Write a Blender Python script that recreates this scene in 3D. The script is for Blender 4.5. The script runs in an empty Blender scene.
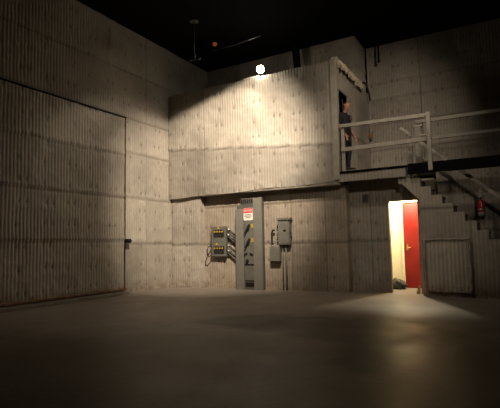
import bpy, bmesh, math, random
import numpy as np
from mathutils import Vector, Matrix
random.seed(7)
S = bpy.context.scene
COL = S.collection
LIFT = .06      # the floor lies this far below the measured zero level

# ------------------------------------------------------------------ materials
def nodes_of(name):
    m = bpy.data.materials.new(name); m.use_nodes = True
    nt = m.node_tree; nt.nodes.clear()
    out = nt.nodes.new('ShaderNodeOutputMaterial')
    b = nt.nodes.new('ShaderNodeBsdfPrincipled')
    nt.links.new(b.outputs[0], out.inputs[0])
    return m, nt, b

def mixc(nt, fac, a, b, mode='MIX'):
    n = nt.nodes.new('ShaderNodeMix'); n.data_type = 'RGBA'; n.blend_type = mode
    for sock, v in ((n.inputs[0], fac), (n.inputs[6], a), (n.inputs[7], b)):
        if isinstance(v, bpy.types.NodeSocket): nt.links.new(v, sock)
        elif isinstance(v, (int, float)): sock.default_value = v
        else: sock.default_value = (*v, 1)
    return n.outputs[2]

def ramp(nt, src, lo, hi, a=0.0, b=1.0):
    n = nt.nodes.new('ShaderNodeMapRange')
    n.inputs[1].default_value = lo; n.inputs[2].default_value = hi
    n.inputs[3].default_value = a; n.inputs[4].default_value = b
    nt.links.new(src, n.inputs[0]); return n.outputs[0]

def noise(nt, scale, detail=4, vec=None, rough=.55):
    n = nt.nodes.new('ShaderNodeTexNoise'); n.inputs['Scale'].default_value = scale
    n.inputs['Detail'].default_value = detail; n.inputs['Roughness'].default_value = rough
    if vec is not None: nt.links.new(vec, n.inputs['Vector'])
    return n.outputs[0]

def objco(nt):
    return nt.nodes.new('ShaderNodeTexCoord').outputs['Object']

def bumpn(nt, b, h, strength=.3, dist=.01):
    n = nt.nodes.new('ShaderNodeBump'); n.inputs['Strength'].default_value = strength
    n.inputs['Distance'].default_value = dist
    nt.links.new(h, n.inputs['Height']); nt.links.new(n.outputs[0], b.inputs['Normal'])

def plain(name, c, rough=.5, metal=0, var=.18, scale=9, bump=.08, spec=.5):
    """painted / plastic / metal surface with slight procedural wear"""
    m, nt, b = nodes_of(name)
    co = objco(nt)
    n1 = noise(nt, scale, 5, co)
    col = mixc(nt, ramp(nt, n1, .35, .7), tuple(x*(1-var) for x in c), tuple(min(1, x*(1+var*.6)) for x in c))
    nt.links.new(col, b.inputs['Base Color'])
    nt.links.new(ramp(nt, n1, .3, .7, max(.05, rough-.08), min(1, rough+.1)), b.inputs['Roughness'])
    b.inputs['Metallic'].default_value = metal; b.inputs['Specular IOR Level'].default_value = spec
    bumpn(nt, b, noise(nt, scale*6, 3, co), bump, .003)
    return m

def quilt_mat(name, c=(.43, .385, .325)):
    m, nt, b = nodes_of(name)
    co = objco(nt)
    big = noise(nt, .9, 5, co)
    fine = noise(nt, 9, 6, co, .65)
    col = mixc(nt, ramp(nt, big, .32, .7), tuple(x*.80 for x in c), tuple(x*1.10 for x in c))
    col = mixc(nt, ramp(nt, fine, .3, .75, 0, .55), col, (c[0]*.62, c[1]*.6, c[2]*.56))
    at = nt.nodes.new('ShaderNodeAttribute'); at.attribute_name = 'tone'
    tn = nt.nodes.new('ShaderNodeVectorMath'); tn.operation = 'SCALE'
    nt.links.new(col, tn.inputs[0]); nt.links.new(at.outputs['Fac'], tn.inputs['Scale'])
    at2 = nt.nodes.new('ShaderNodeAttribute'); at2.attribute_name = 'dirt'
    col = mixc(nt, at2.outputs['Fac'], tn.outputs[0], (.055, .042, .03))
    at3 = nt.nodes.new('ShaderNodeAttribute'); at3.attribute_name = 'rust'
    rn = noise(nt, 7, 6, co, .7)
    rmul = nt.nodes.new('ShaderNodeMath'); rmul.operation = 'MULTIPLY'
    nt.links.new(ramp(nt, rn, .40, .58), rmul.inputs[0]); nt.links.new(at3.outputs['Fac'], rmul.inputs[1])
    col = mixc(nt, rmul.outputs[0], col, (.15, .082, .034))
    nt.links.new(col, b.inputs['Base Color'])
    b.inputs['Roughness'].default_value = .62
    b.inputs['Specular IOR Level'].default_value = .35
    bumpn(nt, b, noise(nt, 38, 4, co, .6), .25, .006)
    return m

def floor_mat():
    m, nt, b = nodes_of('stage_floor_concrete')
    co = objco(nt)
    big = noise(nt, .55, 6, co, .6); fine = noise(nt, 14, 5, co, .6)
    col = mixc(nt, ramp(nt, big, .3, .7), (.195, .166, .138), (.25, .213, .178))
    col = mixc(nt, ramp(nt, fine, .35, .75, 0, .5), col, (.14, .118, .098))
    at = nt.nodes.new('ShaderNodeAttribute'); at.attribute_name = 'dark_patch'
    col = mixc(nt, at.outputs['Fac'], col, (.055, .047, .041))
    nt.links.new(col, b.inputs['Base Color'])
    r = ramp(nt, noise(nt, 1.3, 6, co, .6), .3, .7, .38, .56)
    nt.links.new(r, b.inputs['Roughness'])
    b.inputs['Specular IOR Level'].default_value = .18
    bumpn(nt, b, fine, .12, .006)
    return m

def emis(name, c, s):
    m = bpy.data.materials.new(name); m.use_nodes = True
    nt = m.node_tree; nt.nodes.clear()
    o = nt.nodes.new('ShaderNodeOutputMaterial'); e = nt.nodes.new('ShaderNodeEmission')
    e.inputs[0].default_value = (*c, 1); e.inputs[1].default_value = s
    nt.links.new(e.outputs[0], o.inputs[0]); return m

M = dict(
    quilt=quilt_mat('quilted_insulation'),
    quilt_b=quilt_mat('quilted_insulation_soft', (.38, .34, .285)),
    quilt_r=quilt_mat('quilted_insulation_brown_shaded', (.35, .295, .23)),  # browner sheet, also darkened for the shade under the overhang
    quilt_d=quilt_mat('quilted_insulation_old', (.36, .32, .27)),
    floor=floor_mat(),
    canvas=plain('worn_canvas', (.34, .29, .225), .8, 0, .3, 9, .4),
    canvas_d=plain('worn_canvas_dark', (.22, .19, .15), .8, 0, .3, 9, .4),
    black=plain('black_paint', (.012, .011, .010), .75, 0, .3, 3, .05, .15),
    ceil=plain('black_ceiling', (.004, .0037, .0035), .95, 0, .3, 2, .05, .08),
    grey=plain('grey_enamel', (.125, .12, .102), .45, .0, .12, 7),
    grey_d=plain('grey_enamel_dark', (.085, .08, .068), .5, .0, .15, 7),
    grey_l=plain('pale_grey_enamel', (.165, .157, .133), .45, 0, .1, 7),
    steel=plain('galvanised_steel', (.45, .43, .39), .38, .8, .15, 12),
    blackplastic=plain('black_plastic', (.02, .02, .02), .4, 0, .2, 8),
    yellow=plain('yellow_label', (.42, .28, .03), .5, 0, .1, 10),
    red=plain('red_sign', (.60, .035, .03), .45, 0, .1, 10),
    white=plain('white_sign', (.72, .68, .60), .5, 0, .08, 10),
    reddoor=plain('red_door_paint', (.21, .011, .007), .38, 0, .12, 2),
    extred=plain('extinguisher_red', (.26, .012, .014), .3, 0, .1, 5),
    cream=plain('cream_wall_paint', (.80, .72, .50), .6, 0, .05, 2),
    rail=plain('cream_painted_timber', (.36, .325, .265), .5, 0, .15, 6),
    rail_d=plain('worn_painted_timber', (.24, .215, .175), .55, 0, .2, 6),
    timber=plain('brown_timber', (.19, .095, .045), .6, 0, .3, 8),
    brass=plain('brass', (.60, .42, .16), .3, .9, .1, 10),
    beam=plain('black_steel_beam', (.006, .0055, .005), .8, 0, .3, 5, .05, .06),
    wool=plain('torn_wool_insulation', (.58, .50, .37), .95, 0, .3, 22, .6),
    rusty=plain('rusted_sill', (.26, .15, .075), .7, .2, .5, 9, .4),
    skin=plain('skin', (.46, .215, .145), .5, 0, .1, 9),
    hair=plain('short_brown_hair', (.13, .065, .035), .75, 0, .3, 40, .4),
    shirt=plain('black_shirt', (.012, .011, .012), .85, 0, .3, 14, .3),
    jeans=plain('dark_denim', (.014, .017, .026), .85, 0, .3, 20, .3),
    shoe=plain('dark_shoe_leather', (.03, .022, .018), .5, 0, .2, 10),
    eyew=plain('eye', (.5, .47, .43), .25, 0, .02, 10, 0),
    lip=plain('lip', (.33, .12, .09), .5, 0, .05, 10, 0),
    bag=plain('black_crumpled_plastic', (.02, .021, .017), .4, 0, .3, 14, .5),
    bulb=emis('lamp_bulb_lit', (1.0, .90, .70), 60),
    amber=emis('amber_bulb_dim', (1.0, .22, .04), .16),
    tube=emis('corridor_lamp_lit', (1.0, .90, .62), 8),
)

# ------------------------------------------------------------------ mesh builder
class MB:
    def __init__(s): s.v = []; s.f = []; s.sm = []
    def add(s, vs, fs, smooth=False):
        o = len(s.v); s.v += [tuple(p) for p in vs]
        s.f += [tuple(i+o for i in f) for f in fs]; s.sm += [smooth]*len(fs); return s
    def box(s, x0, x1, y0, y1, z0, z1):
        v = [(x, y, z) for z in (z0, z1) for y in (y0, y1) for x in (x0, x1)]
        return s.add(v, [(0, 2, 3, 1), (4, 5, 7, 6), (0, 1, 5, 4), (2, 6, 7, 3), (0, 4, 6, 2), (1, 3, 7, 5)])
    def prism(s, pts, axis, a, b):
        """polygon pts (2D) extruded along axis from a to b. axis 'y': pts=(x,z); 'x': (y,z); 'z': (x,y)"""
        mk = {'y': lambda p, t: (p[0], t, p[1]), 'x': lambda p, t: (t, p[0], p[1]), 'z': lambda p, t: (p[0], p[1], t)}[axis]
        n = len(pts)
        v = [mk(p, a) for p in pts]+[mk(p, b) for p in pts]
        f = [tuple(range(n)), tuple(range(2*n-1, n-1, -1))]+[(i, i+n, (i+1) % n+n, (i+1) % n) for i in range(n)]
        return s.add(v, f)
    def tube(s, pts, r, n=10, caps=True):
        pts = [Vector(p) for p in pts]
        rs = r if isinstance(r, (list, tuple)) else [r]*len(pts)
        t0 = (pts[1]-pts[0]).normalized()
        a = t0.orthogonal().normalized()
        vs = []
        for i, p in enumerate(pts):
            t = (pts[min(i+1, len(pts)-1)]-pts[max(i-1, 0)]).normalized()
            a = (a-t*a.dot(t)).normalized(); b = t.cross(a)
            for k in range(n):
                w = 2*math.pi*k/n
                vs.append(p+(a*math.cos(w)+b*math.sin(w))*rs[i])
        fs = [(i*n+k, i*n+(k+1) % n, (i+1)*n+(k+1) % n, (i+1)*n+k) for i in range(len(pts)-1) for k in range(n)]
        s.add(vs, fs, True)
        if caps:
            o = len(s.v)-len(vs)
            s.f += [tuple(o+k for k in range(n))[::-1], tuple(o+(len(pts)-1)*n+k for k in range(n))]; s.sm += [False, False]
        return s
    def bar(s, p, q, w, h):
        """rectangular bar from p to q; w = width across, h = height"""
        p, q = Vector(p), Vector(q); t = (q-p).normalized()
        up = Vector((0, 0, 1)) if abs(t.z) < .95 else Vector((0, 1, 0))
        a = t.cross(up).normalized()*(w/2); b = a.cross(t).normalized()*(h/2)
        v = [e+sa*a+sb*b for e in (p, q) for sa, sb in ((-1, -1), (1, -1), (1, 1), (-1, 1))]
        return s.add(v, [(0, 1, 2, 3), (7, 6, 5, 4), (0, 4, 5, 1), (1, 5, 6, 2), (2, 6, 7, 3), (3, 7, 4, 0)])
    def ball(s, c, r, n=12, m=8):
        r = r if isinstance(r, tuple) else (r, r, r)
        vs = [(c[0], c[1], c[2]-r[2])]
        for i in range(1, m):
            th = math.pi*i/m
            for k in range(n):
                w = 2*math.pi*k/n
                vs.append((c[0]+r[0]*math.sin(th)*math.cos(w), c[1]+r[1]*math.sin(th)*math.sin(w), c[2]-r[2]*math.cos(th)))
        vs.append((c[0], c[1], c[2]+r[2]))
        fs = [(0, 1+(k+1) % n, 1+k) for k in range(n)]
        for i in range(m-2):
            fs += [(1+i*n+k, 1+i*n+(k+1) % n, 1+(i+1)*n+(k+1) % n, 1+(i+1)*n+k) for k in range(n)]
        e = len(vs)-1; o = 1+(m-2)*n
        fs += [(o+k, o+(k+1) % n, e) for k in range(n)]
        return s.add(vs, fs, True)
    def build(s, name, mat, parent=None, bevel=0, ground=True):
        if ground: s.v = [(x, y, -LIFT if abs(z) < 1e-6 else z) for x, y, z in s.v]
        me = bpy.data.meshes.new(name); me.from_pydata(s.v, [], s.f); me.update()
        me.polygons.foreach_set('use_smooth', s.sm)
        me.materials.append(mat)
        o = bpy.data.objects.new(name, me); COL.objects.link(o)
        if parent is not None:
            o.parent = parent
            o.matrix_parent_inverse = parent_world(parent).inverted()
        if bevel:
            b = o.modifiers.new('bevel', 'BEVEL'); b.width = bevel; b.segments = 2; b.limit_method = 'ANGLE'
        return o

def parent_world(p):
    mtx = Matrix.Translation(p.location) @ p.rotation_euler.to_matrix().to_4x4()
    if p.parent is not None: return parent_world(p.parent) @ p.matrix_parent_inverse @ mtx
    return mtx

def thing(name, label, cat, loc, group=None):
    o = bpy.data.objects.new(name, None); COL.objects.link(o); o.empty_display_size = .1
    o.location = loc; o['label'] = label; o['category'] = cat
    if group: o['group'] = group
    return o
def tag(o, label, cat, group=None):
    o['label'] = label; o['category'] = cat
    if group: o['group'] = group
    return o
def struct(o, label=None, cat=None):
    o['kind'] = 'structure'
    if label: o['label'] = label
    if cat: o['category'] = cat
    return o

# ------------------------------------------------------------------ quilted insulation
rng = np.random.RandomState(3)
LAT = rng.rand(256, 256)
def vnoise(x, y):
    xi = np.floor(x).astype(int); yi = np.floor(y).astype(int)
    fx = x-xi; fy = y-yi; fx = fx*fx*(3-2*fx); fy = fy*fy*(3-2*fy)
    g = lambda a, b: LAT[a % 256, b % 256]
    return (g(xi, yi)*(1-fx)+g(xi+1, yi)*fx)*(1-fy)+(g(xi, yi+1)*(1-fx)+g(xi+1, yi+1)*fx)*fy
def fbm(x, y, o=3):
    r = 0; a = .5
    for i in range(o):
        r = r+a*vnoise(x*2**i+17.3*i, y*2**i+5.1*i); a *= .5
    return r

RIB = .082
def quilt_fields(u, z, seams, useams, seed, tufts=True, rustbase=1.0, ribs=1.0, rowtone=None):
    """bulge of the sheet + wear marks, as functions of place on the wall"""
    uo = u+seed*13.7
    amp = (.35+.9*fbm(uo*.9, z*1.3, 2))*ribs
    wob = .02*(fbm(uo*1.7, z*1.1+9, 2)-.4)
    ph = ((u+wob)/RIB) % 1.0
    d = .0135*amp*(np.abs(np.sin(np.pi*ph))-.6)
    groove = .34*np.clip(amp, 0, 1.2)*np.exp(-(np.minimum(ph, 1-ph)/.13)**2)
    d = d+.034*(fbm(uo*.8+40, z*.9, 3)-.45)
    rid = 1-np.abs(2*fbm(uo*1.6+80, z*2.6+11, 3)-.9)
    d = d+.012*np.clip(rid-.72, 0, 1)/.28
    dirt = np.zeros_like(u); tone = np.ones_like(u); rust = np.zeros_like(u)
    dirt = np.maximum(dirt, groove)
    row = np.zeros_like(u)
    for k, sv in enumerate(seams):
        if isinstance(sv, tuple): sv = sv[0]+sv[2]*(u-sv[1])
        sw = sv+.05*(fbm(uo*1.1+k*7, np.full_like(u, k*3.3), 2)-.4)
        above = z-sw
        row = row+(above > 0)
        d = d+.020*np.exp(-np.clip(above, 0, None)/.10)*(above > 0)-.012*np.exp(-(above+.03)**2/(2*.02**2))
        dirt = np.maximum(dirt, .55*np.exp(-(above+.015)**2/(2*.016**2)))
        dirt = np.maximum(dirt, .08*np.exp(-(above+.10)**2/(2*.07**2)))
    colm = np.zeros_like(u)
    for k, su in enumerate(useams):
        sw = su+.02*(fbm(np.full_like(u, k*5.1), z*1.3+k, 2)-.4)
        dd = u-sw
        colm = colm+(dd > 0)
        d = d-.016*np.exp(-dd**2/(2*.014**2))+.012*np.exp(-np.clip(dd, 0, None)/.05)*(dd > 0)
        dirt = np.maximum(dirt, .5*np.exp(-dd**2/(2*.012**2)))
    ids = (row*7+colm*13+seed*29).astype(int)
    tone = .86+.28*LAT[ids % 256, (ids*5+3) % 256]
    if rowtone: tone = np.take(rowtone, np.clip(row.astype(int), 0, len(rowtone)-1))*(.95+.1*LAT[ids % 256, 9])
    streak = fbm(uo*3.2, z*.22+31, 3)
    tone = tone*(.90+.22*streak)
    if tufts:
        pu, pz = .62, .48
        for off in (-.09, .09):
            iu = np.floor(u/pu); iz = np.floor(z/pz)
            jit = LAT[(iu.astype(int)*3+seed) % 256, (iz.astype(int)*5+11) % 256]
            jit2 = LAT[(iu.astype(int)*7+seed+50) % 256, (iz.astype(int)*3+71) % 256]
            cu = (iu+.5)*pu+off+(jit-.5)*.10; cz = (iz+.5)*pz+(jit2-.5)*.10
            on = (jit > .12) if off < 0 else (jit2 > .45)
            r2 = (u-cu)**2+((z-cz)*.7)**2
            d = d-.016*np.exp(-r2/(2*.035**2))*on
            dirt = np.maximum(dirt, .85*np.exp(-r2/(2*.019**2))*on)
            r3 = ((u-cu)*1.4)**2+((z-cz+.05)*.35)**2
            dirt = np.maximum(dirt, .18*np.exp(-r3/(2*.022**2))*on)
    dark_patch = fbm(uo*.55+7, z*.6+77, 4)
    dirt = np.maximum(dirt, .38*np.clip((dark_patch-.56)/.16, 0, 1))
    if rustbase:
        rust = rustbase*np.clip(1-z/(.10+.28*fbm(uo*2.2, z*0, 3)), 0, 1)**.8
    return d, dirt, tone, rust

class Quilt:
    def __init__(s, seams, useams, seed, **kw):
        s.V = []; s.F = []; s.A = [[], [], []]; s.SM = []; s.n = 0
        s.k = dict(seams=seams, useams=useams, seed=seed, **kw)
    def patch(s, axis, fixed, sgn, u0, u1, z0, z1, t=.12, du=.0137, dz=.05, off=0):
        """sheet on plane axis=fixed; u runs along the other horizontal axis; sgn = facing; z0/z1 numbers or functions of u"""
        nu = max(2, int(round((u1-u0)/du))+1)
        f0 = z0 if callable(z0) else (lambda u, c=z0: np.full_like(u, c))
        f1 = z1 if callable(z1) else (lambda u, c=z1: np.full_like(u, c))
        us = np.linspace(u0, u1, nu)
        a0, a1 = f0(us), f1(us)
        a0 = np.where(a0 == 0, -LIFT, a0)
        nv = max(2, int(round((a1-a0).max()/dz))+1)
        T = np.linspace(0, 1, nv)[:, None]
        Uu = np.repeat(us[None], nv, 0); Z = a0[None]*(1-T)+a1[None]*T
        d, dirt, tone, rust = quilt_fields(Uu, Z, **s.k)
        P = fixed+sgn*(d+off)
        B = np.full_like(P, fixed-sgn*t)
        def xyz(p): return np.stack([Uu, p, Z], -1) if axis == 'y' else np.stack([p, Uu, Z], -1)
        front = xyz(P).reshape(-1, 3)
        backg = xyz(B)
        s.V.append(front); o = s.n
        i = np.arange(nv*nu).reshape(nv, nu)+o
        q = np.stack([i[:-1, :-1], i[:-1, 1:], i[1:, 1:], i[1:, :-1]], -1).reshape(-1, 4)
        flip = (axis == 'y' and sgn > 0) or (axis == 'x' and sgn < 0)
        if flip: q = q[:, ::-1]
        s.F += q.tolist(); s.SM += [True]*len(q)
        for arr, lst in zip((dirt, tone, rust), s.A): lst.append(arr.ravel())
        # back rim
        rim_idx = np.concatenate([i[0, :], i[1:, -1], i[-1, -2::-1], i[-2:0:-1, 0]])
        loc = rim_idx-o
        rb = backg.reshape(-1, 3)[loc]
        m = len(rim_idx); ob = o+len(front)
        s.V.append(rb); s.V.append(front[loc]); of = ob+m
        for arr, lst in zip((dirt, tone, rust), s.A): lst.append(arr.ravel()[loc]); lst.append(arr.ravel()[loc])
        for k in range(m):
            k2 = (k+1) % m
            f = [of+k, ob+k, ob+k2, of+k2]
            s.F.append(f[::-1] if flip else f); s.SM.append(False)
        bk = list(range(ob, ob+m))
        s.F.append(bk if flip else bk[::-1]); s.SM.append(False)
        s.n = ob+2*m
        return s
    def build(s, name, mat, parent=None):
        me = bpy.data.meshes.new(name)
        me.from_pydata(np.concatenate(s.V).tolist(), [], s.F); me.update()
        me.polygons.foreach_set('use_smooth', s.SM)
        for nm, lst in zip(('dirt', 'tone', 'rust'), s.A):
            at = me.attributes.new(nm, 'FLOAT', 'POINT'); at.data.foreach_set('value', np.concatenate(lst).astype(np.float32))
        me.materials.append(mat)
        o = bpy.data.objects.new(name, me); COL.objects.link(o)
        if parent is not None:
            o.parent = parent; o.matrix_parent_inverse = parent_world(parent).inverted()
        return o

# ------------------------------------------------------------------ room shell
XL, XR = -8.95, -3.61
YF, YB, YB2 = 10.74, 12.85, 13.94
ZT, ZC = 5.77, 7.25
ZBL, ZBR = 2.58, 2.68
PIER, REC, DW, SF, SB = 10.86, 11.08, 11.35, 10.86, 11.76
zb = lambda u: ZBL+(ZBR-ZBL)*(u-XL)/(XR-XL)+.015*np.sin(u*3.1)

# floor: fine grid, its colour darkened over one irregular patch
def floor():
    xs = np.linspace(-10, 6.4, 165); ys = np.linspace(-4.4, 14.4, 189)
    X, Y = np.meshgrid(xs, ys)
    poly = FLOOR_DARK_PATCH
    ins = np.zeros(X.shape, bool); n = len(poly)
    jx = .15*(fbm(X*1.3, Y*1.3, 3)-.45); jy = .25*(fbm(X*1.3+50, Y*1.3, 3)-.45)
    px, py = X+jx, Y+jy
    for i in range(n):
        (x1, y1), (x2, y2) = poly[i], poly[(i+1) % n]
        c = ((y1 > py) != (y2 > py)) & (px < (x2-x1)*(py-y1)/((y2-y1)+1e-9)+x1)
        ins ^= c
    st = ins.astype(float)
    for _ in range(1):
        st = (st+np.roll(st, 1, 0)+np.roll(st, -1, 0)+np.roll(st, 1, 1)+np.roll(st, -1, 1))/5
    Vv = np.stack([X, Y, np.zeros_like(X)], -1).reshape(-1, 3)
    i = np.arange(X.size).reshape(X.shape)
    q = np.stack([i[:-1, :-1], i[:-1, 1:], i[1:, 1:], i[1:, :-1]], -1).reshape(-1, 4)
    nn = X.size
    low = [(-10, -4.4, -.2), (6.4, -4.4, -.2), (6.4, 14.4, -.2), (-10, 14.4, -.2)]
    F = q.tolist()+[[nn+3, nn+2, nn+1, nn]]
    me = bpy.data.meshes.new('floor'); me.from_pydata(Vv.tolist()+low, [], F); me.update()
    at = me.attributes.new('dark_patch', 'FLOAT', 'POINT')
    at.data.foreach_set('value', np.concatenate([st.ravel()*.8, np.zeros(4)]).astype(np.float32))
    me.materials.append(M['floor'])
    o = bpy.data.objects.new('floor', me); COL.objects.link(o); struct(o)

# camera constants (for turning measured picture points into floor places)
F_PX, H = 454.82, 1.18
CR = Vector((.868, .496, -.020)); CF = Vector((-.493, .866, .0875))
CF.normalize(); CR = (CR-CF*CR.dot(CF)).normalized(); CU = CR.cross(CF)

FLOOR_DARK_PATCH = [(-4.55, 6.0), (-4.43, 6.75), (-3.75, 7.25), (-2.55, 7.35), (-1.2, 7.4), (-.55, 6.7),
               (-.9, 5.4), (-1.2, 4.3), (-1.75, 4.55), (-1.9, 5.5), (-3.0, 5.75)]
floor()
struct(MB().box(-10, 6.4, -4.4, 14.4, ZC, ZC+.2).build('ceiling', M['ceil']))
struct(MB().box(6, 6.2, -4, 14.1, 0, ZC).build('wall_right', M['black']))
struct(MB().box(-9.07, 6, -4.2, -4, 0, ZC).build('wall_front', M['black']))

qL = Quilt([1.28, 2.52, 3.78, 4.72, 6.0], [9.75], 1, rustbase=.55)
qL.patch('x', XL, 1, 2.2, YB, 0, ZC)
struct(qL.build('wall_left', M['quilt']))
struct(MB().box(XL-.12, XL+.01, -4, 2.2, 0, ZC).build('wall_left_rear', M['canvas_d']))

# sliding stage door lying against the left wall
qd = Quilt([1.36, 2.50, 3.62], [], 2)
qd.patch('x', XL+.10, 1, 3.0, 8.80, .06, 4.63, t=.06)
door1 = struct(qd.build('door_1', M['quilt']))
hm = MB().box(XL+.11, XL+.17, 8.80, 8.99, 1.27, 1.38).tube([(XL+.17, 8.83, 1.325), (XL+.22, 8.83, 1.325), (XL+.22, 8.96, 1.325), (XL+.17, 8.96, 1.325)], .014, 8)
h = hm.build('door_handle', M['black'], door1, .006); h['label'] = 'black latch handle'
struct(MB().box(XL+.02, XL+.135, 2.6, 8.84, 4.635, 4.66).build('trim_1', M['black']))          # black strip standing for the shadow line over the door
struct(MB().box(XL+.02, XL+.125, 8.806, 8.824, .05, 4.635).build('trim_10', M['black']))
# sill: pale curb and rusted foot plate below the door
struct(MB().box(XL+.03, XL+.24, 2.2, 8.85, .0, .02).build('trim_2', M['rail_d'], None, .01))
struct(MB().box(XL+.14, XL+.19, 2.6, 8.83, .045, .10).build('trim_3', M['rusty'], None, .01))

# back walls
qb = Quilt([6.25], [-7.6, -6.2, -4.9], 3)
qb.patch('y', YB, -1, XL, XR-.05, 5.2, ZC)
struct(qb.build('wall_back', M['quilt_d']))
qj = Quilt([6.4], [], 4, rustbase=False)
qj.patch('x', XR-.05, 1, YB+.02, YB2, 5.78, ZC)
struct(qj.build('wall_back_return', M['quilt_b']))
qb2 = Quilt([3.95, 4.75, 5.55, 6.05], [-2.05, .5, 2.6], 5)
qb2.patch('y', YB2, -1, XR, 6.0, 2.60, ZC)
struct(qb2.build('wall_back_upper', M['quilt_b']))

# mezzanine room: front, side with doorway, roof, floor
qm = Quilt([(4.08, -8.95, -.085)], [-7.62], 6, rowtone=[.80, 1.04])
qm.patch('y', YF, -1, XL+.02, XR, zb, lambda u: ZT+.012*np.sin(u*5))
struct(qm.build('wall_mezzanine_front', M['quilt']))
D0, D1, DTOP, MZF = 10.98, 11.72, 5.06, 2.96
DK = 2.90
qs = Quilt([4.1], [12.6], 7, rustbase=False)
qs.patch('x', XR, 1, YF+.10, D0, 2.90, ZT)
qs.patch('x', XR, 1, D1, YB2, 2.90, ZT)
qs.patch('x', XR, 1, D0, D1, DTOP, ZT)
struct(qs.build('wall_mezzanine_side', M['quilt_b']))
struct(MB().box(XL, XR-.13, YF+.13, YB2, ZT-.30, ZT-.18).build('ceiling_mezzanine', M['black']))
struct(MB().box(XL, XR-.0, YF+.13, YB2, 2.70, MZF).build('floor_mezzanine', M['black']))
struct(MB().box(XL+.02, XR+.02, YF+.02, REC+.2, 2.60, 2.69).build('trim_4', M['canvas_d']))     # soffit under the overhang
struct(MB().box(XR-.10, XR+.055, YF-.03, YF+.09, 2.71, ZT+.02).build('trim_5', M['rail'], None, .012))   # corner batten
struct(MB().box(XR-.12, XR+.03, D0-.06, D0, MZF, DTOP+.05).build('trim_6', M['rail_d'], None, .008))
struct(MB().box(XR-.12, XR+.03, D1, D1+.06, MZF, DTOP+.05).build('trim_7', M['rail_d'], None, .008))
struct(MB().box(XR-.12, XR+.03, D0, D1, DTOP, DTOP+.05).build('trim_8', M['rail_d'], None, .008))
struct(MB().box(-5.0, -4.9, YF+.2, YB2, MZF, ZT-.3).build('wall_mezzanine_inner', M['black']))

# lower walls
qp = Quilt([1.22], [], 8, rustbase=.6)
qp.patch('y', PIER, -1, XL+.02, -7.86, 0, 2.62)
qp.patch('x', -7.86, 1, PIER, REC+.02, 0, 2.60, t=.3)
struct(qp.build('wall_pier', M['quilt']))
qr = Quilt([1.20, 2.28], [-5.05, -4.1], 9, rustbase=.45)
qr.patch('y', REC, -1, -7.88, -3.53, 0, 2.62)
qr.patch('x', -3.53, 1, REC, DW+.02, 0, 2.62, t=.2)
struct(qr.build('wall_recess', M['quilt_r']))
DX0, DX1, DH = -2.555, -1.885, 2.15
qw = Quilt([1.22], [-3.0], 10, rustbase=.4)
qw.patch('y', DW, -1, -3.55, DX0, 0, 2.83)
qw.patch('y', DW, -1, DX0, DX1, DH, 2.83)
qw.patch('y', DW, -1, DX1, -1.80, 0, 2.55)
struct(qw.build('wall_doorway', M['quilt_d']))
qk = Quilt([1.4, 2.3], [-.3, 1.0, 2.2, 3.4], 11)
qk.patch('y', SB, -1, -1.48, 6.0, 0, 2.83)
struct(qk.build('wall_stairwell', M['quilt_d']))

# corridor beyond the doorway
struct(MB().box(-4.6, -4.5, DW+.14, 12.75, 0, 2.62).build('wall_corridor_left', M['cream']))
struct(MB().box(-1.60, -1.50, DW+.14, 12.75, 0, 2.62).build('wall_corridor_right', M['cream']))
struct(MB().box(-1.84, -1.5, DW+.12, DW+.14, 0, 2.62).build('wall_corridor_front', M['canvas_d']))
struct(MB().box(-4.6, -1.5, 12.75, 12.85, 0, 2.62).build('wall_corridor_back', M['cream']))
struct(MB().box(-4.6, -1.5, DW+.14, 12.85, 2.62, 2.66).build('ceiling_corridor', M['cream']))

# red door (open leaf standing in the corridor) ---------------------------------
d2 = struct(MB().box(-2.47, -1.66, 12.60, 12.645, -.05, 2.16).build('door_2', M['reddoor'], None, .004))
k = MB().box(-2.42, -2.37, 12.588, 12.6, .93, 1.10).tube([(-2.395, 12.588, 1.0), (-2.395, 12.54, 1.0), (-2.30, 12.535, 1.0)], .011, 8)
k = k.build('door_handle', M['brass'], d2, .003); k['label'] = 'brass lever handle'
MBf = MB().box(-2.54, -2.48, 12.58, 12.75, 0, 2.2).box(-1.65, -1.605, 12.58, 12.75, 0, 2.2).box(-2.54, -1.605, 12.58, 12.75, 2.2, 2.26)
struct(MBf.build('trim_9', M['cream'], None, .005))

# ------------------------------------------------------------------ corridor bits
def lump(c, r, seed, amp=.3, n=28, m=16):
    rr = random.Random(seed); b = MB(); b.ball(c, r, n, m)
    out = []
    for (x, y, z) in b.v:
        dx, dy, dz = x-c[0], y-c[1], z-c[2]
        k = 1+amp*(math.sin(dx*31+seed)*math.cos(dy*37+seed*2)+.6*math.sin(dz*41+dx*23+seed*3)+.3*math.sin(dx*83+dy*71+seed))*.5
        out.append((c[0]+dx*k, c[1]+dy*k, max(-LIFT+.002, c[2]+dz*k)))
    b.v = out; return b
tag(lump((-2.62, 12.25, .04), (.24, .16, .16), 3).build('crumpled_bag', M['bag']),
    'crumpled black plastic bag on the floor inside the lit doorway', 'bag')
wd = MB().prism([(-1.99, 0), (-1.90, 0), (-1.90, .12), (-1.93, .12)], 'y', 11.25, 11.31)
tag(wd.build('door_wedge', M['brass'], None, .004), 'small yellow wooden wedge on the floor at the right jamb of the lit doorway', 'wedge')

lampc = thing('corridor_lamp', 'ceiling lamp lighting the cream corridor behind the red door', 'lamp', (-2.36, 12.05, 2.62))
MB().box(-2.61, -2.11, 11.97, 12.13, 2.60, 2.62).build('base', M['white'], lampc, .006)
MB().tube([(-2.58, 12.05, 2.585), (-2.14, 12.05, 2.585)], .014, 12).build('lamp_tube', M['tube'], lampc)

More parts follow.
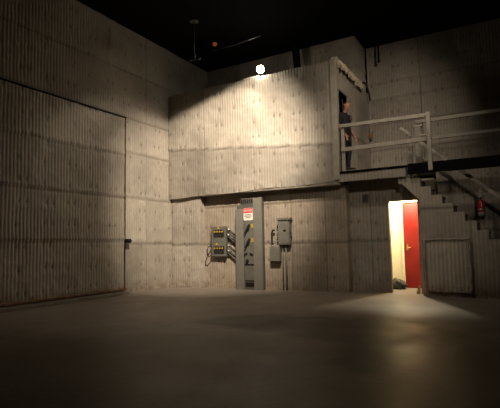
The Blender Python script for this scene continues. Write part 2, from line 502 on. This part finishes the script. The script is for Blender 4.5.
# ------------------------------------------------------------------ staircase
stair = thing('staircase', 'stepped staircase with quilted side wall descending right from the landing', 'staircase', (-.5, 11.3, 0))
X0, Z0, DXS, DZS = -1.93, 2.60, .2195, .2035
steps = [(X0+DXS*i, Z0-DZS*i) for i in range(13)]
qst = Quilt([1.9], [-.72, .4], 12, tufts=False, ribs=1.1)
def sof(u):       # sloping underside left of the solid block
    return np.where(u < -1.745, np.interp(u, [-2.3, -2.12, -1.745], [2.50, 2.50, 2.10]), 0)
qst.patch('y', SF, -1, -2.19, X0, sof, 2.84)
qst.patch('y', SF, -1, X0, -1.746, sof, steps[0][1])
qst.patch('y', SF, -1, -1.744, X0+DXS, 0, steps[0][1])
for i in range(1, 13):
    qst.patch('y', SF, -1, X0+DXS*i, X0+DXS*(i+1), 0, steps[i][1])
qst.patch('x', -1.76, -1, SF+.02, DW-.01, 0, 2.06, t=.05)
sw = qst.build('side_wall', M['quilt_b'], stair); sw['label'] = 'quilted stepped side wall'
for i, (x, z) in enumerate(steps):
    z = z-.03
    ye = DW+.11 if i < 3 else SB-.12
    b = MB().box(x-.02, x+DXS+.02, SF+.14, ye, z-.035, z).box(x+DXS-.02, x+DXS, SF+.14, ye, z-DZS, z-.035)
    b.build('step', M['canvas_d'], stair, .004)

# walkway / landing
walk = thing('walkway', 'upper landing floor with black beam running right across the stairs', 'walkway', (-2.8, 11.2, 2.7))
ST = -2.0
dk = MB().box(XR+.03, ST, YF+.02, YB2-.12, DK-.06, DK).box(ST, 5.9, SB, YB2-.12, DK-.06, DK)
dk.build('deck', M['canvas_d'], walk)
MB().box(XR+.06, -1.93, YF-.03, YF+.02, DK-.045, DK+.005).build('nosing', M['beam'], walk)
bm = MB().box(-1.93, 5.9, 10.66, 10.69, 2.69, 2.92).box(-1.93, 5.9, 10.69, 10.79, 2.69, 2.71).box(-1.93, 5.9, 10.69, 10.79, 2.90, 2.92)
b = bm.build('beam', M['beam'], walk); b['label'] = 'black steel channel beam'
MB().box(XR+.03, -3.15, D0-.05, D1+.05, DK, MZF).build('threshold_step', M['rail_d'], walk, .008)

qf = Quilt([], [], 15, tufts=False, rustbase=0)
qf.patch('y', YF, -1, XR+.03, -2.0, 2.655, DK-.05, t=.10)
qf.build('fascia', M['quilt_b'], walk)['label'] = 'quilted edge below the landing floor'

# quilted access panel on the stair side
ap = thing('access_panel', 'pale quilted panel with a rolled edge set low in the stair side wall', 'panel', (-1.2, 10.78, 0))
qa = Quilt([], [], 14, tufts=False, ribs=1.5)
qa.patch('y', 10.80, -1, -1.66, -.80, .05, 1.16, t=.03)
qa.build('quilted_sheet', M['quilt'], ap)
def roll(p0, p1, r, n, seed):
    rr = random.Random(seed); p0, p1 = Vector(p0), Vector(p1); pts = []
    for i in range(n+1):
        p = p0.lerp(p1, i/n); pts.append(p+Vector((rr.uniform(-.014, .014), rr.uniform(-.008, .008), rr.uniform(-.012, .012))))
    return pts, [r*rr.uniform(.75, 1.2) for _ in pts]
for (a, c, n, sd) in (((-.78, 10.775, .04), (-.77, 10.775, 1.20), 14, 1), ((-1.69, 10.775, .04), (-1.69, 10.775, 1.20), 14, 2), ((-1.70, 10.775, 1.20), (-.76, 10.775, 1.19), 12, 3)):
    pts, rs = roll(a, c, .034, n, sd)
    MB().tube(pts, [q*.72 for q in rs], 10).build('rolled_edge', M['canvas'], ap)

# ------------------------------------------------------------------ railings
rl = thing('landing_railing', 'cream painted railing along the front of the upper landing', 'railing', (-2.45, 10.80, DK))
MB().box(-3.51, -3.43, 10.80, 10.88, DK, 4.10).build('post', M['rail'], rl, .006)
MB().box(-1.48, -1.39, 10.57, 10.655, 2.72, 4.03).build('post', M['rail'], rl, .006)
MB().bar((-3.50, 10.775, 4.05), (-1.38, 10.70, 3.99), .05, .085).build('top_rail', M['rail'], rl, .008)
MB().bar((-3.50, 10.775, 3.45), (-1.40, 10.70, 3.45), .05, .10).build('middle_rail', M['rail'], rl, .008)

rr_ = thing('rear_railing', 'dim timber railing behind the stairs, right of the tall post', 'railing', (.5, 11.85, DK))
MB().bar((-1.92, 11.87, 4.16), (3.6, 11.87, 4.16), .05, .09).build('top_rail', M['rail_d'], rr_, .008)
MB().bar((-1.80, 11.87, 3.70), (3.6, 11.87, 3.70), .05, .08).build('middle_rail', M['rail_d'], rr_, .008)
for x in (.35, 2.0, 3.6):
    MB().box(x-.045, x+.045, 11.895, 11.98, DK, 4.2).build('post', M['rail_d'], rr_, .006)

nw = thing('newel_post', 'wide pale post with stub blocks behind the landing railing', 'post', (-1.88, 11.93, DK))
MB().box(-1.95, -1.80, 11.90, 12.02, DK, 4.04).build('shaft', M['rail_d'], nw, .006)
MB().box(-1.99, -1.76, 11.895, 12.05, 4.04, 4.09).build('cap', M['rail'], nw, .01)
for z in (3.80, 3.16):
    MB().box(-1.80, -1.60, 11.92, 12.04, z-.20, z).build('stub_block', M['timber'], nw, .006)
    MB().box(-1.81, -1.57, 11.91, 12.05, z, z+.04).build('block_cap', M['rail'], nw, .006)

hr = thing('stair_handrail', 'sloping pale handrail descending right above the stairs', 'handrail', (-.5, 11.1, 1.4))
hp = lambda x: 3.86-.905*(x+2.13)
MB().bar((-2.15, 11.12, hp(-2.15)), (.75, 11.12, hp(.75)), .05, .085).build('rail', M['rail'], hr, .012)
for x, lo in ((-1.93, 2.66), (-.51, 1.33), (.62, .25)):
    MB().box(x-.045, x+.045, 11.085, 11.155, lo-.2, hp(x)-.03).build('post', M['rail_d'], hr, .006)

# fire extinguisher hung on the handrail post
fx = thing('fire_extinguisher', 'red fire extinguisher hung on the stair handrail post', 'fire extinguisher', (-.51, 11.0, 1.66))
cx, cy, cz = -.51, 11.0, 1.67
MB().tube([(cx, cy, cz), (cx, cy, cz+.01), (cx, cy, cz+.03), (cx, cy, cz+.30), (cx, cy, cz+.345), (cx, cy, cz+.37)], [.05, .066, .074, .074, .05, .022], 20).build('cylinder', M['extred'], fx)
MB().tube([(cx, cy, cz+.365), (cx, cy, cz+.42)], .02, 12).bar((cx-.02, cy, cz+.415), (cx+.10, cy, cz+.455), .02, .015).bar((cx-.02, cy, cz+.395), (cx+.09, cy, cz+.40), .02, .014).build('valve', M['blackplastic'], fx)
MB().tube([(cx-.01, cy, cz+.39), (cx-.07, cy-.02, cz+.40), (cx-.10, cy-.02, cz+.33), (cx-.092, cy-.02, cz+.12)], .011, 8).build('hose', M['blackplastic'], fx)
MB().tube([(cx, cy, cz+.14), (cx, cy, cz+.165)], .0755, 20).box(cx-.03, cx+.03, cy+.07, cy+.087, cz+.02, cz+.32).build('bracket', M['steel'], fx)
MB().tube([(cx, cy, cz-.0), (cx, cy, cz+.10)], .0752, 20).build('label_band', M['grey_l'], fx)

# ------------------------------------------------------------------ electrical gear in the recess
def text_mesh(name, s, size, loc, mat, parent, squash=1.0):
    cu = bpy.data.curves.new(name, 'FONT'); cu.body = s; cu.size = size; cu.align_x = 'CENTER'; cu.align_y = 'CENTER'; cu.extrude = .0008
    t = bpy.data.objects.new('t', cu); COL.objects.link(t)
    dg = bpy.context.evaluated_depsgraph_get(); dg.update()
    me = bpy.data.meshes.new_from_object(t.evaluated_get(dg))
    bpy.data.objects.remove(t)
    me.transform(Matrix.Translation(loc) @ Matrix.Rotation(math.pi/2, 4, 'X') @ Matrix.Diagonal((squash, 1, 1, 1)))
    me.name = name; me.materials.clear(); me.materials.append(mat)
    o = bpy.data.objects.new(name, me); COL.objects.link(o)
    o.parent = parent; o.matrix_parent_inverse = parent_world(parent).inverted(); return o

CF_ = 10.86                     # front of the tall cabinet
RB = REC-.045
cab = thing('electrical_cabinet', 'tall grey electrical cabinet with red and white danger sign and black switch levers', 'electrical cabinet', (-6.2, 10.95, 0))
MB().box(-6.64, -5.84, CF_+.04, RB, 0, 2.27).build('body', M['grey_d'], cab, .008)
MB().box(-6.66, -6.41, CF_-.015, CF_+.05, .0, 2.15).build('side_panel', M['grey_l'], cab, .006)
MB().box(-6.095, -5.83, CF_-.01, CF_+.05, .0, 2.44).build('side_panel', M['grey_l'], cab, .006)
MB().box(-6.385, -6.112, CF_+.015, CF_+.045, .60, 2.19).build('switch_panel', M['grey'], cab, .004)
MB().box(-6.39, -6.105, CF_+.012, CF_+.045, .19, .585).build('lower_cover', M['grey'], cab, .004)
MB().box(-6.385, -6.11, CF_+.025, CF_+.045, .03, .13).build('vent', M['black'], cab)
tr = MB().box(-6.52, -5.84, CF_+.06, RB, 2.275, 2.45).build('wireway', M['grey_d'], cab, .006)
for i in range(6):
    x = -6.50+i*.065
    MB().box(x, x+.04, CF_+.052, CF_+.062, 2.31, 2.42).build('knockout', M['black'], tr)
sg = MB().box(-6.40, -6.11, CF_+.004, CF_+.015, 1.83, 2.165).build('danger_sign', M['white'], cab, .002)
sg['label'] = 'red and white danger sign'
MB().box(-6.395, -6.115, CF_+.001, CF_+.005, 2.035, 2.16).build('red_band', M['red'], sg)
text_mesh('lettering', 'DANGER', .085, (-6.255, CF_-.0005, 2.098), M['white'], sg, .78)
tx = MB()
for z, w in ((1.985, .20), (1.945, .23), (1.905, .15)):
    tx.box(-6.255-w/2, -6.255+w/2, CF_+.002, CF_+.0045, z-.009, z+.009)
tx.build('small_print', M['grey_d'], sg)
for z in (1.60, 1.21):
    s = MB().tube([(-6.27, CF_+.02, z), (-6.27, CF_-.02, z)], .055, 16).bar((-6.35, CF_-.035, z-.13), (-6.20, CF_-.035, z+.12), .045, .05).build('switch_lever', M['blackplastic'], cab, .006)
    s['label'] = 'black switch lever'
    MB().box(-6.165, -6.09, CF_+.004, CF_+.016, z+.02, z+.13).build('tag', M['yellow'], cab)
for x in (-6.35, -6.17):
    MB().bar((x-.05, CF_-.005, .89 if x < -6.2 else .93), (x+.05, CF_-.005, .93 if x < -6.2 else .89), .03, .035).build('small_lever', M['blackplastic'], cab, .004)
MB().tube([(-6.30, CF_+.02, .72), (-6.30, CF_-.03, .72)], .045, 14).build('knob', M['blackplastic'], cab)
MB().box(-6.39, -6.105, CF_+.005, CF_+.016, .605, .635).build('slot', M['black'], cab)
MB().tube([(-6.25, CF_+.015, .54), (-6.25, CF_, .54)], .02, 12).build('lock', M['steel'], cab)
MB().tube([(-6.56, CF_, 1.70), (-6.56, CF_-.012, 1.70)], .022, 12).build('indicator', M['yellow'], cab)

lp = thing('socket_panel', 'grey wall panel with two rows of black and yellow sockets, left of the tall cabinet', 'socket panel', (-7.3, 11.0, .84))
MB().box(-7.54, -7.04, 10.93, RB, .84, 1.70).build('body', M['grey'], lp, .01)
for z in (1.40, .93):
    rw = MB().box(-7.45, -7.10, 10.918, 10.932, z-.01, z+.20).build('socket_row', M['blackplastic'], lp, .004)
    for i in range(4):
        MB().tube([(-7.405+i*.087, 10.918, z+.145), (-7.405+i*.087, 10.898, z+.145)], .025, 10).build('socket', M['yellow'], rw)
for x, z in ((-7.29, 1.625), (-7.35, 1.165)):
    MB().prism([(x-.055, z), (x+.055, z), (x, z+.075)], 'y', 10.922, 10.932).build('warning_triangle', M['yellow'], lp)
for i, (z, w) in enumerate(((1.60, 'topmost'), (1.44, 'second from the top'), (1.14, 'third from the top'), (.99, 'lowest'))):
    c = thing('conduit', f'black diagonal conduit, {w} of four between socket panel and tall cabinet', 'conduit', (-6.98, 10.97, z), 'diagonal conduits beside the socket panel')
    MB().tube([(-7.037, 10.97, z+.03), (-6.99, 10.97, z+.02), (-6.68, 10.97, z-.235)], .028, 10).build('pipe', M['blackplastic'], c)
    MB().tube([(-6.995, 10.96, z+.03), (-6.93, 10.955, z-.025)], .040, 12).build('connector', M['steel'], c)
    MB().tube([(-6.985, 10.945, z+.065), (-6.68, 10.945, z-.17)], .010, 8).build('pale_wire', M['grey_l'], c)

lc = MB().tube([(-7.545, 10.98, 1.16), (-7.585, 10.85, 1.12), (-7.60, 10.80, 1.02), (-7.595, 10.80, .90), (-7.575, 10.86, .84), (-7.545, 10.97, .88)], .018, 8)
tag(lc.build('cable_loop', M['blackplastic']), 'short black cable loop at the left edge of the socket panel', 'cable')

db = thing('disconnect_box', 'grey hooded switch box on the wall right of the tall cabinet', 'switch box', (-5.3, 11.0, 1.15))
MB().box(-5.435, -5.11, 10.90, RB, 1.14, 1.79).build('body', M['grey_l'], db, .01)
MB().prism([(10.86, 1.79), (RB, 1.79), (RB, 1.86), (10.88, 1.835)], 'x', -5.46, -5.07).build('hood', M['grey_d'], db, .005)
MB().box(-5.42, -5.125, 10.89, 10.902, 1.17, 1.77).build('door', M['grey_l'], db, .006)
MB().box(-5.27, -5.20, 10.872, 10.892, 1.50, 1.54).build('latch', M['black'], db, .003)
MB().box(-5.11, -5.075, 10.93, 10.99, 1.36, 1.46).bar((-5.085, 10.94, 1.42), (-5.085, 10.88, 1.60), .02, .03).build('handle', M['grey_d'], db, .004)
for z in (1.30, 1.42, 1.54):
    MB().tube([(-5.435, 10.97, z), (-5.50, 10.97, z)], .032, 10).build('hub', M['grey_d'], db)
for o in [db]+list(db.children): o.location.x += .07 if o is db else 0
cb = MB()
cb.tube([(-5.505, 10.97, 1.54), (-5.56, 10.97, 1.53), (-5.585, 10.97, 1.46), (-5.585, 10.97, 1.20), (-5.56, 10.97, 1.135)], .026, 8)
tag(cb.build('bent_conduit', M['blackplastic']), 'black bent conduit between the hooded switch box and the small grey box below', 'conduit')
sb = thing('junction_box', 'small plain grey box low on the wall beside the tall cabinet', 'junction box', (-5.5, 11.0, .7))
MB().box(-5.64, -5.345, 10.92, RB, .70, 1.10).build('body', M['grey_l'], sb, .008)
MB().box(-5.63, -5.355, 10.908, 10.922, .71, 1.09).build('cover', M['grey_l'], sb, .004)
MB().tube([(-5.56, 10.97, 1.10), (-5.56, 10.97, 1.135)], .034, 12).build('connector', M['steel'], sb)
for i, (x, w, r) in enumerate(((-5.29, 'left', .016), (-5.19, 'right', .024))):
    tag(MB().tube([(x, 11.0, 1.14), (x, 11.0, -.055)], r, 10).build('drop_pipe', M['grey']),
        f'thin grey pipe dropping from the hooded switch box to the floor, {w} of two', 'pipe', 'pipes below the hooded switch box')

wp = thing('wall_plate', 'small dark plate high on the quilted wall left of the lit doorway', 'wall plate', (-3.09, 11.27, 2.27))
MB().box(-3.16, -3.03, 11.275, 11.33, 2.18, 2.36).build('plate', M['grey_d'], wp, .006)
MB().tube([(-3.095, 11.277, 2.27), (-3.095, 11.268, 2.27)], .02, 10).build('screw', M['black'], wp)
vb = MB()
for i in range(4):
    vb.box(-2.44+i*.05, -2.415+i*.05, 11.285, 11.32, 2.24, 2.36)
vb.box(-2.46, -2.24, 11.30, 11.33, 2.22, 2.38)
tag(vb.build('vent_grille', M['canvas_d']), 'small grille on the wall just above the lit doorway', 'vent')

# ------------------------------------------------------------------ flood lamp on the mezzanine roof edge
LX, LY, LZ = -5.64, 10.62, 5.91
fl = thing('flood_lamp', 'lit bare work lamp clamped on the top edge of the quilted upper room', 'lamp', (LX, 10.8, ZT))
MB().ball((LX, LY, LZ), .105, 20, 12).build('bulb', M['bulb'], fl)
MB().tube([(LX, 10.70, LZ), (LX, 10.74, LZ), (LX, 10.84, LZ)], [.055, .055, .05], 14).build('socket', M['blackplastic'], fl)
MB().bar((LX, 10.80, LZ), (LX, 10.80, ZT+.02), .03, .03).box(LX-.06, LX+.06, 10.74, 10.86, ZT-.005, ZT+.025).build('clamp', M['black'], fl, .003)
tag(MB().bar((LX-.62, 10.80, ZT+.022), (LX-.12, 10.80, ZT+.032), .09, .035).build('batten', M['white'], None, .006),
    'short white batten lying on the top edge left of the lit lamp', 'batten')

# things on the mezzanine roof
tag(MB().bar((-5.20, 12.3, ZT-.18), (-5.32, 12.3, 7.2), .17, .17).build('steel_post', M['beam']), 'black steel post rising to the ceiling behind the lit lamp', 'post')
tag(MB().bar((-5.75, 12.45, 6.32), (-5.42, 12.3, 5.62), .09, .10).build('timber_brace', M['timber']), 'brown timber brace leaning toward the black post on the upper roof', 'brace')

# torn insulation along the top of the side wall
rn = random.Random(11)
tb = MB()
NS = 90
vs = []
for k in range(NS+1):                      # ragged flap folded over the wall top
    y = YF+.02+(13.05-YF)*k/NS
    w = .5+.5*math.sin(k*.9)*math.sin(k*.37+1)
    lift = .03*math.sin(k*.55)+.025*math.sin(k*1.7+2); dr = .05+.16*w*rn.uniform(.6, 1.2)
    for (dx, dz) in ((-.10, .01), (-.04, .06+lift), (.05, .055+lift), (.10+.03*w, -.01+lift*.5), (.105+.03*w, -dr), (.075, -dr+.01), (.06, -.02), (.03, .015), (-.09, -.02)):
        vs.append((XR+dx+rn.uniform(-.012, .012), y, ZT+dz+rn.uniform(-.012, .012)))
m_ = 9
fs = [(k*m_+a, k*m_+(a+1) % m_, (k+1)*m_+(a+1) % m_, (k+1)*m_+a) for k in range(NS) for a in range(m_)]
fs += [tuple(range(m_))[::-1], tuple(NS*m_+a for a in range(m_))]
tb.add(vs, fs)
for _ in range(16):
    y = rn.uniform(YF+.1, 12.9); q = rn.uniform(.05, .11)
    b = lump((XR+rn.uniform(.0, .10), y, ZT+rn.uniform(-.04, .06)), (q*.7, q*1.5, q*.55), int(y*100), .7, 14, 8)
    tb.add(b.v, b.f, False)
tag(tb.build('torn_insulation', M['wool']), 'torn pale insulation curling over the top edge of the upper room side wall', 'insulation')
tag(MB().tube([(XR+.07, 12.95, ZT+.05), (XR+.11, 13.15, ZT+.12), (XR+.12, 13.4, ZT+.10), (XR+.12, 13.62, ZT-.08), (XR+.10, 13.78, ZT-.26)], .028, 8).build('cable', M['blackplastic']),
    'black cable drooping at the back end of the upper side wall', 'cable')
am = thing('corner_fitting', 'small orange fitting in the corner behind the landing railing', 'fitting', (XR+.12, 13.75, 4.4))
MB().box(XR+.05, XR+.15, 13.72, 13.80, 4.32, 4.48).build('back_plate', M['canvas_d'], am, .005)
MB().ball((XR+.10, 13.70, 4.40), .04, 12, 8).build('amber_lens', M['amber'], am)

# ceiling bits
pp = thing('hanging_pole', 'thin dark pole with a cross bar hanging from the black ceiling', 'pole', (-7.1, 9.6, ZC))
MB().tube([(-7.1, 9.6, ZC), (-7.1, 9.6, ZC-.04)], .12, 16).build('ceiling_plate', M['grey_d'], pp)
MB().tube([(-7.1, 9.6, ZC), (-7.1, 9.6, 6.18)], .018, 8).build('rod', M['grey_d'], pp)
MB().bar((-7.26, 9.6, 6.17), (-6.92, 9.6, 6.14), .04, .04).bar((-7.1, 9.6, 6.14), (-7.1, 9.6, 6.32), .06, .06).build('cross_bar', M['grey_d'], pp)
ol = thing('amber_lamp', 'small dim orange lamp hanging high under the black ceiling', 'lamp', (-7.1, 10.6, ZC))
MB().tube([(-7.1, 10.6, ZC), (-7.1, 10.6, 7.08)], .012, 8).build('cord', M['black'], ol)
MB().tube([(-7.1, 10.6, 7.10), (-7.1, 10.6, 7.05), (-7.1, 10.6, 7.0)], [.03, .05, .08], 14).build('lamp_shade', M['black'], ol)
MB().ball((-7.1, 10.6, 6.97), .065, 12, 8).build('bulb', M['amber'], ol)
tag(MB().tube([(-7.7, 11.3, 7.16), (-6.9, 11.25, 7.12), (-5.9, 11.2, 7.16)], .010, 6).build('ceiling_wire', M['steel']), 'thin pale wire strung under the black ceiling', 'wire')
hk = thing('drop_rod', 'short black rod hanging from the ceiling at the upper back wall', 'rod', (-3.17, 13.7, ZC))
MB().tube([(-3.17, 13.7, ZC), (-3.17, 13.7, 6.70)], .03, 8).build('rod', M['black'], hk)
MB().ball((-3.17, 13.7, 6.67), .05, 10, 6).build('end_knob', M['black'], hk)

# ------------------------------------------------------------------ the man on the landing
def skin(name, verts, edges, mat, parent, root=0, sub=2):
    me = bpy.data.meshes.new(name); me.from_pydata([v[:3] for v in verts], edges, [])
    o = bpy.data.objects.new(name, me); COL.objects.link(o)
    o.modifiers.new('skin', 'SKIN')
    if not me.skin_vertices: me.skin_vertices.new()
    sv = me.skin_vertices[0].data
    for i, v in enumerate(verts):
        r = v[3]; sv[i].radius = r if isinstance(r, tuple) else (r, r); sv[i].use_root = (i == root)
    s = o.modifiers.new('sub', 'SUBSURF'); s.levels = sub; s.render_levels = sub
    dg = bpy.context.evaluated_depsgraph_get(); dg.update()
    m2 = bpy.data.meshes.new_from_object(o.evaluated_get(dg))
    bpy.data.objects.remove(o)
    b_ = bmesh.new(); b_.from_mesh(m2); bmesh.ops.recalc_face_normals(b_, faces=b_.faces); b_.to_mesh(m2); b_.free()
    for p in m2.polygons: p.use_smooth = True
    m2.name = name; m2.materials.clear(); m2.materials.append(mat)
    o = bpy.data.objects.new(name, m2); COL.objects.link(o)
    o.parent = parent
    return o

man = thing('person', 'person in black T-shirt and dark jeans standing at the upper doorway, head bowed', 'person', (-3.50, 11.14, MZF))
man.rotation_euler = (0, 0, math.radians(-18))
man.scale = (1.0, 1.0, 1.0)
V = []; E_ = []
def P(x, y, z, r, par=None):
    V.append((x, y, z, r)); i = len(V)-1
    if par is not None: E_.append((par, i))
    return i
pel = P(0, 0, .98, (.14, .105))
sp1 = P(0, 0, 1.14, (.13, .10), pel); ch = P(-.015, 0, 1.36, (.15, .11), sp1)
nb = P(0, 0, 1.50, (.065, .06), ch); nk = P(.03, 0, 1.56, .050, nb)
jaw = P(.066, 0, 1.615, (.066, .078), nk); hd = P(.074, 0, 1.695, (.082, .100), jaw); cr = P(.06, 0, 1.770, (.066, .084), hd)
for s in (-1, 1):
    sh = P(-.01, .175*s, 1.43, .062, ch); ua = P(-.025, .215*s, 1.29, .052, sh); el = P(-.03, .235*s, 1.15, .042, ua)
    fa = P(.05, .225*s, 1.03, .040, el); wr = P(.13, .20*s, .92, .027, fa); pm = P(.16, .19*s, .86, (.038, .018), wr)
    for k, (dy, L) in enumerate(((.030, .070), (.011, .082), (-.009, .077), (-.028, .060))):
        b0 = P(.178+.0*k, (.19+dy*.8)*s, .815, .0095, pm)
        b1 = P(.190, (.19+dy)*s, .815-L*.55, .0088, b0)
        P(.180, (.19+dy)*s, .815-L, .0075, b1)
    t0 = P(.185, (.19-.036)*s, .865, .0105, pm); P(.205, (.19-.048)*s, .825, .009, t0)
    hp_ = P(0, .095*s, .90, .092, pel); th = P(.012, .10*s, .72, .080, hp_); kn = P(.022, .105*s, .50, .058, th)
    cf = P(-.01, .11*s, .36, .056, kn); an = P(-.025, .115*s, .09, .036, cf)
    P(.06, .125*s, .045, .036, an)
body = skin('body', V, E_, M['skin'], man)
def garment(name, mat, keep, off, lo, hi):
    """cloth shell that follows the body: faces kept by a test, pushed out along the normals, given thickness"""
    me = body.data; co_ = [v.co.copy() for v in me.vertices]; no = [v.normal.copy() for v in me.vertices]
    fs = [tuple(p.vertices) for p in me.polygons if keep(p.center)]
    used = sorted({i for f in fs for i in f}); ix = {v: k for k, v in enumerate(used)}
    vs = []
    for i in used:
        p = co_[i]+no[i]*off; p.z = min(max(p.z, lo), hi); vs.append(tuple(p))
    m2 = bpy.data.meshes.new(name); m2.from_pydata(vs, [], [tuple(ix[i] for i in f) for f in fs]); m2.update()
    for p in m2.polygons: p.use_smooth = True
    m2.materials.append(mat)
    o = bpy.data.objects.new(name, m2); COL.objects.link(o); o.parent = man
    sm_ = o.modifiers.new('thickness', 'SOLIDIFY'); sm_.thickness = .006; sm_.offset = -1
    return o
garment('t_shirt', M['shirt'], lambda c: .93 < c.z < 1.53 and not (c.z > 1.485 and abs(c.y) < .075) and not (abs(c.y) > .165 and c.z < 1.20) and not (c.x > .085 and c.z < 1.1 and abs(c.y) > .125), .016, .94, 1.54)
garment('jeans', M['jeans'], lambda c: .06 < c.z < .975 and not (abs(c.y) > .125 and c.z > .66 and c.x > .097) and not (abs(c.y) > .19 and c.z > .75), .012, .07, .97)
def local(mb, name, mat):
    o = mb.build(name, mat, ground=False); o.parent = man; return o
for s in (-1, 1):
    local(MB().ball((.05, .122*s, .05), (.15, .052, .05), 16, 8), 'shoe', M['shoe'])
    local(MB().ball((.138, .030*s, 1.702), (.012, .014, .009), 10, 6), 'eye', M['eyew'])
    local(MB().ball((.060, .083*s, 1.70), (.022, .010, .032), 10, 6), 'ear', M['skin'])
local(MB().add([(.155, 0, 1.725), (.150, -.016, 1.675), (.150, .016, 1.675), (.182, 0, 1.682), (.150, 0, 1.665)], [(0, 1, 3), (0, 3, 2), (1, 4, 3), (3, 4, 2)], True), 'nose', M['skin'])
local(MB().ball((.136, 0, 1.640), (.010, .024, .007), 10, 6), 'mouth', M['lip'])
garment('hair', M['hair'], lambda c: c.z > 1.60 and c.z > 1.665+max(-.03, c.x-.03)*.95 and c.x < .125, .007, 1.6, 1.9)

# ------------------------------------------------------------------ lights
def spot(name, loc, target, angle, power, color, blend=.5, radius=.1):
    l = bpy.data.lights.new(name, 'SPOT'); l.energy = power; l.color = color
    l.spot_size = math.radians(angle); l.spot_blend = blend; l.shadow_soft_size = radius
    o = bpy.data.objects.new(name, l); COL.objects.link(o); o.location = loc
    o.rotation_euler = (Vector(target)-Vector(loc)).to_track_quat('-Z', 'Y').to_euler()
    return o
WARM = (1.0, .85, .67)
L = Vector((-6.514, 6.203, 7.2))
spot('corner_light', L, L+Vector((.023, .414, -.79)), 91, 100, WARM, .3, .05)
# stage light; its unseen fixture and flag are added to cast the wall shadow
K = Vector((-3.2, 6.0, 6.87))
spot('stage_light', K, (-7.1, 10.8, 2.9), 55, 5600, WARM, 1.0, .018)
spot('front_fill_light', (1.5, .5, 6.3), (-2.9, 11.0, 2.7), 34, 850, WARM, 1.0, .2)  # fill added to brighten the stair side and door wall
spot('upper_light', (-2.4, 6.3, 7.1), (-2.6, 11.0, 2.2), 68, 230, WARM, 1.0, .25)
spot('flood_light', (-5.64, 10.24, 5.93), (-7.6, 9.7, 2.6), 104, 95, WARM, .4, .05)
spot('landing_light', (.8, 7.6, 7.0), (-3.2, 12.5, 4.6), 54, 600, WARM, 1.0, .2)
n_ = Vector((-.28, .06, 1)).normalized()
e1 = Vector((0, 1, -.06)).normalized()
fwd = Vector((-4.4, 4.9, 0)); fwd = (fwd-n_*fwd.dot(n_)).normalized(); sd = fwd.cross(n_).normalized()
fix = thing('added_stage_light_fixture', 'added black stage light hung out of view, with a shadow-casting flag', 'stage light', (K.x, K.y, ZC))
def slab(c, a, b, n, t):
    m = MB(); v = [c+sa*a+sb*b+sn*n*t for sn in (0, 1) for sa, sb in ((-1, -1), (1, -1), (1, 1), (-1, 1))]
    return m.add(v, [(3, 2, 1, 0), (4, 5, 6, 7), (0, 1, 5, 4), (1, 2, 6, 5), (2, 3, 7, 6), (3, 0, 4, 7)])
slab(K+fwd*.80+n_*.22, n_*.22, sd*.75, fwd, .006).build('shadow_flag', M['black'], fix)
ax = (Vector((-7.3, 10.9, 2.3))-K).normalized()
MB().tube([K-ax*.42, K-ax*.40, K-ax*.10], [.08, .13, .15], 18).build('lamp_housing', M['black'], fix)
MB().tube([K-ax*.25, Vector((K.x+.1, K.y-.1, ZC))], .03, 8).build('yoke', M['black'], fix)
pl = bpy.data.lights.new('corridor_light', 'POINT'); pl.energy = 260; pl.color = (1, .90, .66); pl.shadow_soft_size = .06
po = bpy.data.objects.new('corridor_light', pl); COL.objects.link(po); po.location = (-2.36, 12.05, 2.55)
w = bpy.data.worlds.new('world'); S.world = w; w.use_nodes = True
w.node_tree.nodes['Background'].inputs[0].default_value = (0, 0, 0, 1)

# ------------------------------------------------------------------ camera
cam = bpy.data.cameras.new('camera'); co = bpy.data.objects.new('camera', cam); COL.objects.link(co)
cam.sensor_width = 36; cam.sensor_fit = 'HORIZONTAL'; cam.lens = F_PX/500*36; cam.clip_start = .05
m = Matrix((CR, CU, -CF)).transposed().to_4x4(); m.translation = (0, 0, H)
co.matrix_world = m
# floor level
for o in list(COL.objects):
    if o.parent is None and o.name not in ('floor',): o.location.z += LIFT
S.camera = co
S.view_settings.view_transform = 'Standard'; S.view_settings.look = 'None'
S.view_settings.gamma = 1; S.view_settings.use_curve_mapping = False
S.view_settings.exposure = 0
